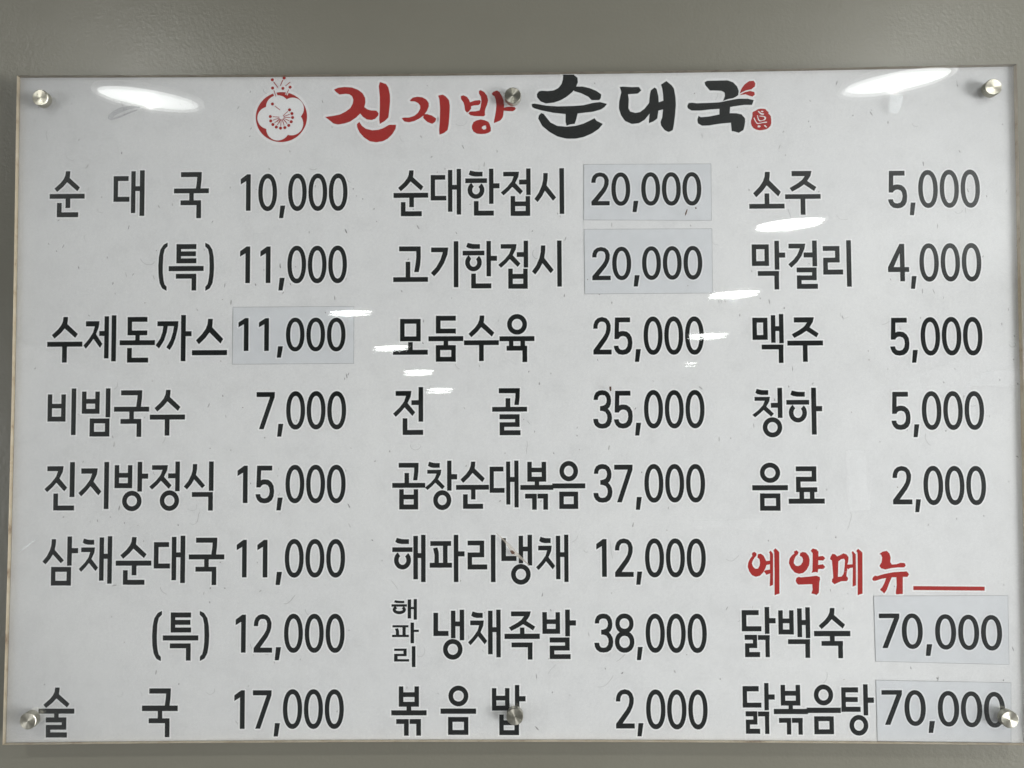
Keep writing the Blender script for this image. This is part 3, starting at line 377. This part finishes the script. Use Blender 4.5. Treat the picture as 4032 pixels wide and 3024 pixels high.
def arc_strip(b, t, w=0.0, a0=48, a1=-235):
    cx, cy = (b[0] + b[2]) / 2, (b[1] + b[3]) / 2; rx, ry = (b[2] - b[0]) / 2, (b[3] - b[1]) / 2
    n = 32; out = []; e = math.degrees(w / rx)
    A = [math.radians(a0 + e + (a1 - a0 - 2 * e) * i / n) for i in range(n + 1)]
    P = [((cx + (rx + w) * math.cos(a), cy + (ry + w) * math.sin(a)), (cx + (rx - t - w) * math.cos(a), cy + (ry - t - w) * math.sin(a))) for a in A]
    return [[p[0], q[0], q[1], p[1]] for p, q in zip(P, P[1:])]
def swell(poly, w):
    """the polygon widened by w all round: itself plus a capsule along each edge"""
    out = [poly]; n = len(poly)
    for i in range(n):
        a = Vector(poly[i]); b = Vector(poly[(i + 1) % n]); d = b - a
        if d.length < 1e-6: continue
        t = math.atan2(d.y, d.x)
        pts = [(a.x + w * math.cos(t + q), a.y + w * math.sin(t + q)) for q in (math.pi / 2, math.pi * .75, math.pi, math.pi * 1.25, math.pi * 1.5)]
        pts += [(b.x + w * math.cos(t + q), b.y + w * math.sin(t + q)) for q in (-math.pi / 2, -math.pi / 4, 0, math.pi / 4, math.pi / 2)]
        out.append(pts)
    return out
def pieces(pr, w=0.0):
    k, a = pr[0], pr[1:]
    if k == 'p':
        poly = list(zip(a[0::2], a[1::2]))
    elif k == 'r':
        poly = [(a[0] - w, a[1] - w), (a[2] + w, a[1] - w), (a[2] + w, a[3] + w), (a[0] - w, a[3] + w)]; return [poly]
    elif k == 'o':
        return ring((a[0] + a[2]) / 2, (a[1] + a[3]) / 2, (a[2] - a[0]) / 2, (a[3] - a[1]) / 2, a[4], a[5], w)
    elif k == 'a':
        return arc_strip(a[:4], a[4], w)
    elif k == '0':
        W_, H_ = a[2] - a[0], a[3] - a[1]
        return ring((a[0] + a[2]) / 2, (a[1] + a[3]) / 2, W_ / 2, H_ / 2, W_ * .225, H_ * .122, w, 2.15)
    elif k == '8':
        W_, H_ = a[2] - a[0], a[3] - a[1]; cx = (a[0] + a[2]) / 2
        return ring(cx, a[3] - .255 * H_, W_ * .47, .255 * H_, W_ * .215, H_ * .12, w, 2.1) + ring(cx, a[1] + .2775 * H_, W_ * .5, .2775 * H_, W_ * .225, H_ * .122, w, 2.1)
    elif k == '4':
        W_, H_ = a[2] - a[0], a[3] - a[1]; q = lambda u, v: (a[0] + u * W_, a[3] - v * H_)
        L = [[q(.575, 0), q(.79, 0), q(.79, 1), q(.575, 1)], [q(0, .623), q(1, .623), q(1, .75), q(0, .75)], [q(0, .625), q(.57, 0), q(.66, 0), q(.66, .13), q(.25, .64), q(.1, .66)]]
        return [s for p in L for s in (swell(ccw(p), w) if w else [p])]
    else:
        poly = [(a[0] + u * (a[2] - a[0]), a[3] - v * (a[3] - a[1])) for u, v in SH[k]]
    poly = ccw(poly)
    return swell(poly, w) if w else [poly]
U = 1e-4
def union(name, polys, y):
    V, F = [], []
    for p in polys:
        p = ccw(p); F.append(list(range(len(V), len(V) + len(p)))); V += [Vector(q) for q in p]
    vs, es, fs, ov, oe, of = delaunay_2d_cdt(V, [], F, 0, 1e-3)
    keep = [f for f, o in zip(fs, of) if len(o)]
    used = sorted({i for f in keep for i in f}); ix = {v: i for i, v in enumerate(used)}
    return mesh(name, [(vs[i].x * U, y, vs[i].y * U + ZB) for i in used], [tuple(ix[i] for i in f) for f in keep])
def clusters(prims, gap=90):
    """split a spaced-out word into its separately standing characters"""
    sp = []
    for p in prims:
        xs = [q[0] for g in pieces(p) for q in g]; sp.append((min(xs), max(xs), p))
    sp.sort(key=lambda t: t[0]); out = []; end = -1e9
    for a, b, p in sp:
        if a > end + gap: out.append([])
        out[-1].append(p); end = max(end, b)
    return out
def write_word(name, text, prims, ink, halo_m, w, y, parent, what, gap=90):
    cl = clusters(prims, gap); ch = text if len(cl) == len(text) else ([text] if len(cl) == 1 else None)
    for i, c in enumerate(cl): write(name, c, ink, halo_m, w, y, parent, (what + ch[i]) if ch else None)
def write(name, prims, ink, halo_m, w, y, parent, label=None):
    o = link(name, union(name, [q for pr in prims for q in pieces(pr, 1.3)], y - 1.0e-4), ink, parent)
    h = link('white_outline', union('white_outline', [q for pr in prims for q in pieces(pr, w)], y), halo_m, o)
    if label: o['label'] = label
    return o

# ------------------------------------------------------------------ the menu board
ZB = 0.40                                    # board centre above the Empty at its lower edge
board = bpy.data.objects.new('menu_board', None); COL.objects.link(board); board.location = (0, 0, H0 - ZB)
tag(board, 'large clear acrylic menu board with Korean dishes and prices on steel standoffs', 'menu board')
OL = [(x * U, z * U + ZB) for x, z in OUTLINE]; nO = len(OL)
TH = 0.0060
def wedge(x, z):                             # the rear face is not quite parallel to the front: lights mirror twice
    return 0.0032 + 0.0021 * (z - ZB) + 0.0008 * x
vf = [(x, 0, z) for x, z in OL]; vb = [(x, TH, z) for x, z in OL]
vi = [(x * .9992, wedge(x, z), (z - ZB) * .9992 + ZB) for x, z in OL]
bm = bmesh.new(); A = [bm.verts.new(v) for v in vf]; Bv = [bm.verts.new(v) for v in vb]; Iv = [bm.verts.new(v) for v in vi]
f = bm.faces.new(A); f.material_index = 0
f = bm.faces.new(Iv); f.material_index = 1
for i in range(nO):
    f = bm.faces.new((A[i], A[(i + 1) % nO], Bv[(i + 1) % nO], Bv[i])); f.material_index = 3 if A[i].co.z > 2 * ZB - .02 and A[(i + 1) % nO].co.z > 2 * ZB - .02 else 2
me = bpy.data.meshes.new('acrylic_panel'); bm.to_mesh(me); bm.free()
link('acrylic_panel', me, [M_FRONT, M_BACK, M_EDGE, M_EDGE_TOP], board)
# printed sheet (thin slab) against the back of the acrylic
k0, k1 = 0.9996, 0.0062
bm = bmesh.new(); n = nO
A = [bm.verts.new((x * k0, 0.0062, (z - ZB) * k0 + ZB)) for x, z in OL]; Bv = [bm.verts.new((x * k0, 0.0070, (z - ZB) * k0 + ZB)) for x, z in OL]
bm.faces.new(A); bm.faces.new(Bv[::-1])
for i in range(n): bm.faces.new((A[i], Bv[i], Bv[(i + 1) % n], A[(i + 1) % n]))
link('printed_sheet', bm_mesh('printed_sheet', bm), M_PAPER, board)
YP = 0.0061                                  # white outlines; the ink lies 0.1 mm in front
for text, pr in WORDS: write_word('item_lettering', text, pr, M_INK, M_OUT, 19, YP, board, 'black menu lettering reading ')
for text, pr in PRICES: write('price_lettering', pr, M_INK, M_OUT, 19, YP, board, 'black price reading ' + text)
BOX = [('닭', 0)]
for text, quad, pr in STICKERS:
    bm = bmesh.new(); q = [(x * U, z * U + ZB) for x, z in quad]
    a = [bm.verts.new((x, 0.00575, z)) for x, z in q]; b = [bm.verts.new((x, 0.00612, z)) for x, z in q]
    bm.faces.new(a); bm.faces.new(b[::-1])
    for i in range(4): bm.faces.new((a[i], b[i], b[(i + 1) % 4], a[(i + 1) % 4]))
    cq = [sum(c) / 4 for c in zip(*q)]
    st = link('price_sticker', bm_mesh('price_sticker', bm), M_STICK, board)
    st['label'] = 'blue-grey sticker with the new price ' + text
    g = [(x + math.copysign(.0005, x - cq[0]), 0.00585, z + math.copysign(.0005, z - cq[1])) for x, z in q]
    link('sticker_edge', mesh('sticker_edge', g, [(0, 1, 2, 3)]), M_RIM, st)
    o = link('price_lettering', union('price_lettering', [q for p in pr for q in pieces(p, 1.3)], 0.00555), M_SINK, st)
    o = link('white_outline', union('white_outline', [q for p in pr for q in pieces(p, 19)], 0.00565), M_SOUT, st)
# title
write_word('title_lettering', '진지방', BRUSH_RED, M_RED, M_OUT_T, 30, YP - 0.00004, board, 'red brush lettering ', 20)
write_word('title_lettering', '순대국', BRUSH_BLACK, M_INK, M_OUT_T, 30, YP - 0.00002, board, 'black brush lettering ', 20)
write('red_drops', BRUSH_DROP, M_RED, M_OUT_T, 22, YP - 0.00001, board)
o = write('title_seal', BRUSH_SEAL, M_RED, M_OUT_T, 26, YP - 0.00003, board, 'red seal stamp with a white character')
link('seal_character', union('seal_character', [q for p in BRUSH_SEALW for q in pieces(p)], YP - 0.00022), M_OUT_T, o)
write('heading_lettering', BRUSH_RES, M_RED, M_OUT, 20, YP, board, 'red brush heading 예약메뉴')
write('heading_rule', BRUSH_LINE, M_RED, M_OUT, 20, YP + 0.00002, board)
# plum blossom emblem
cx, cy, cr = EMBLEM['c']
em = link('blossom_emblem', union('blossom_emblem', [ell(cx, cy, cr, cr * .985, 72)], YP - 0.00010), M_RED, board)
em['label'] = 'round red plum blossom emblem'
halo = [ell(cx, cy, cr + 32, cr + 30, 72)] + [ell(x, y, r_, r_, 16) for (x, y), r_ in zip(EMBLEM['dots'][:5], (34, 17, 42, 42, 42))]
link('white_outline', union('white_outline', halo, YP), M_OUT_T, em)
def circ3(a, b, c, n=14):
    ax, ay = a; bx, by = b; cx_, cy_ = c
    d = 2 * (ax * (by - cy_) + bx * (cy_ - ay) + cx_ * (ay - by))
    ux = ((ax * ax + ay * ay) * (by - cy_) + (bx * bx + by * by) * (cy_ - ay) + (cx_ * cx_ + cy_ * cy_) * (ay - by)) / d
    uy = ((ax * ax + ay * ay) * (cx_ - bx) + (bx * bx + by * by) * (ax - cx_) + (cx_ * cx_ + cy_ * cy_) * (bx - ax)) / d
    r = math.hypot(ax - ux, ay - uy); t0 = math.atan2(ay - uy, ax - ux); t1 = math.atan2(by - uy, bx - ux); t2 = math.atan2(cy_ - uy, cx_ - ux)
    m1 = (t1 - t0) % (2 * math.pi); m2 = (t2 - t0) % (2 * math.pi)
    sweep = m2 if m1 < m2 else m2 - 2 * math.pi
    return [(ux + r * math.cos(t0 + sweep * i / n), uy + r * math.sin(t0 + sweep * i / n)) for i in range(n)]
cu, bu = EMBLEM['cusps'], EMBLEM['bulge']; pet = []
for i in range(5): pet += circ3(cu[i], bu[i], cu[(i + 1) % 5])
def bar(x0, y0, x1, y1, w):
    d = Vector((x1 - x0, y1 - y0)).normalized() * w; n_ = Vector((-d.y, d.x))
    return [(x0 + n_.x, y0 + n_.y), (x0 - n_.x, y0 - n_.y), (x1 - n_.x, y1 - n_.y), (x1 + n_.x, y1 + n_.y)]
gaps = [bar(*EMBLEM['lines'][3], 20), bar(*EMBLEM['lines'][4], 16)]
link('petals', union('petals', [pet] + gaps, YP - 0.00020), M_OUT_T, em)
red = [ell(x, y, EMBLEM['r'], EMBLEM['r'], 16) for x, y in EMBLEM['dots']] + [bar(*l, 4.2) for l in EMBLEM['lines']]
mx, my = EMBLEM['mid']
for x, y in EMBLEM['dots'][6:]:
    d = Vector((x - mx, y - my)); L = d.length; d.normalize()
    red.append(bar(mx + d.x * 26, my + d.y * 26, mx + d.x * (L - 27), my + d.y * (L - 27), 4.0))
for a_ in (-110, -70, -45, -135):
    c_, s_ = math.cos(math.radians(a_)), math.sin(math.radians(a_)); red.append(bar(mx + c_ * 26, my + s_ * 26, mx + c_ * 78, my + s_ * 78, 3.5))
link('stamens', union('stamens', red, YP - 0.00030), M_RED, em)
# standoffs
bm = bmesh.new(); R_ = 0.0097
rr = lathe(bm, [(R_ * .4, -0.0085), (R_ - .0006, -0.0085), (R_, -0.0079), (R_, -0.0001)], 56); bm.faces.new(rr[0])
cap_me = bpy.data.meshes.new('standoff'); bmesh.ops.recalc_face_normals(bm, faces=bm.faces); bm.to_mesh(cap_me); bm.free()
cap_me.materials.append(M_STEEL)
bm = bmesh.new(); lathe(bm, [(R_ * .95, 0.0072), (R_ * .95, 0.0299)], 32); spa_me = bm_mesh('spacer', bm, True); spa_me.materials.append(M_STEEL)
for i, (x, z) in enumerate(CAPS):
    o = bpy.data.objects.new('standoff', cap_me); COL.objects.link(o); o.parent = board; o.location = (x * U, 0, z * U + ZB)
    o.rotation_euler = (0, (0.3, -0.1, 0.2, 1.1, 0.8, -0.5)[i], 0)
    s = bpy.data.objects.new('spacer', spa_me); COL.objects.link(s); s.parent = o
# ------------------------------------------------------------------ paper flecks, fibres, dirt, painted room reflections
def inside():
    return random.uniform(-0.585, 0.60), random.uniform(-0.385, 0.385)
V, F = [], []
def blob(cx, cz, L, w, t, y):
    n0 = len(V); c, s = math.cos(t), math.sin(t); k = [(1, 0), (.45, .8), (-.4, 1), (-1, .15), (-.5, -.75), (.3, -.9)]
    for a, b in k:
        a *= L / 2 * random.uniform(.8, 1.1); b *= w / 2 * random.uniform(.7, 1.2)
        V.append((cx + a * c - b * s, y, cz + a * s + b * c + ZB))
    F.append(tuple(range(n0, n0 + 6)))
for i in range(330):
    x, z = inside(); t = random.gauss(math.pi / 2, .45); L = random.choice((.0024, .003, .004, .007))
    blob(x, z, L, random.uniform(.0008, .0019), t, 0.00615)
o = link('paper_fleck', mesh('paper_fleck', V, F), M_FLECK, board); o['kind'] = 'stuff'
V, F = [], []
for i in range(70):
    x, z = inside(); a = random.gauss(-math.pi / 2, .5); n0 = len(V); st = random.uniform(.0012, .0028); turn = random.uniform(-.4, .4); w = random.uniform(.00018, .0004)
    N_ = random.randint(6, 11)
    for j in range(N_):
        V.append((x - math.sin(a) * w, 0.00616, z + math.cos(a) * w + ZB)); V.append((x + math.sin(a) * w, 0.00616, z - math.cos(a) * w + ZB))
        x += math.cos(a) * st; z += math.sin(a) * st; a += turn + random.uniform(-.25, .25)
        if j: F.append((n0 + 2 * j - 2, n0 + 2 * j - 1, n0 + 2 * j + 1, n0 + 2 * j))
o = link('paper_fibre', mesh('paper_fibre', V, F), M_FIBRE, board); o['kind'] = 'stuff'
V, F = [], []
for i in range(46):
    x, z = inside(); blob(x, z, random.uniform(.0009, .0017), random.uniform(.0007, .0012), random.uniform(0, 3), -0.00012)
o = link('dirt_speck', mesh('dirt_speck', V, F), M_DIRT, board); o['kind'] = 'stuff'
def streak(name, pts, m, label, y=-0.00008):
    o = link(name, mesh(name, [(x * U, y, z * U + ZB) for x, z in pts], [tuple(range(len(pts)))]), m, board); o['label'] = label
for k, pts in MARKS_AND_REFLECTIONS:
    m_, lab = {'tape': (M_TAPE, 'cloudy tape residue'), 'streak': (M_STREAK, 'grey streak'), 'web': (M_WEB, 'dusty cobweb thread'), 'brown': (M_DIRT, 'brown splash mark'),
               'scrape': (M_TAPE, 'pale scrape'), 'pale': (M_REFLECT, 'faint painted room reflection')}[k]
    streak({'tape': 'tape_residue', 'streak': 'streak', 'web': 'cobweb', 'brown': 'stain', 'scrape': 'scrape', 'pale': 'painted_reflection'}[k], pts, m_, lab, -0.00008 - .00001 * random.random())
print('parts', len(bpy.data.objects))
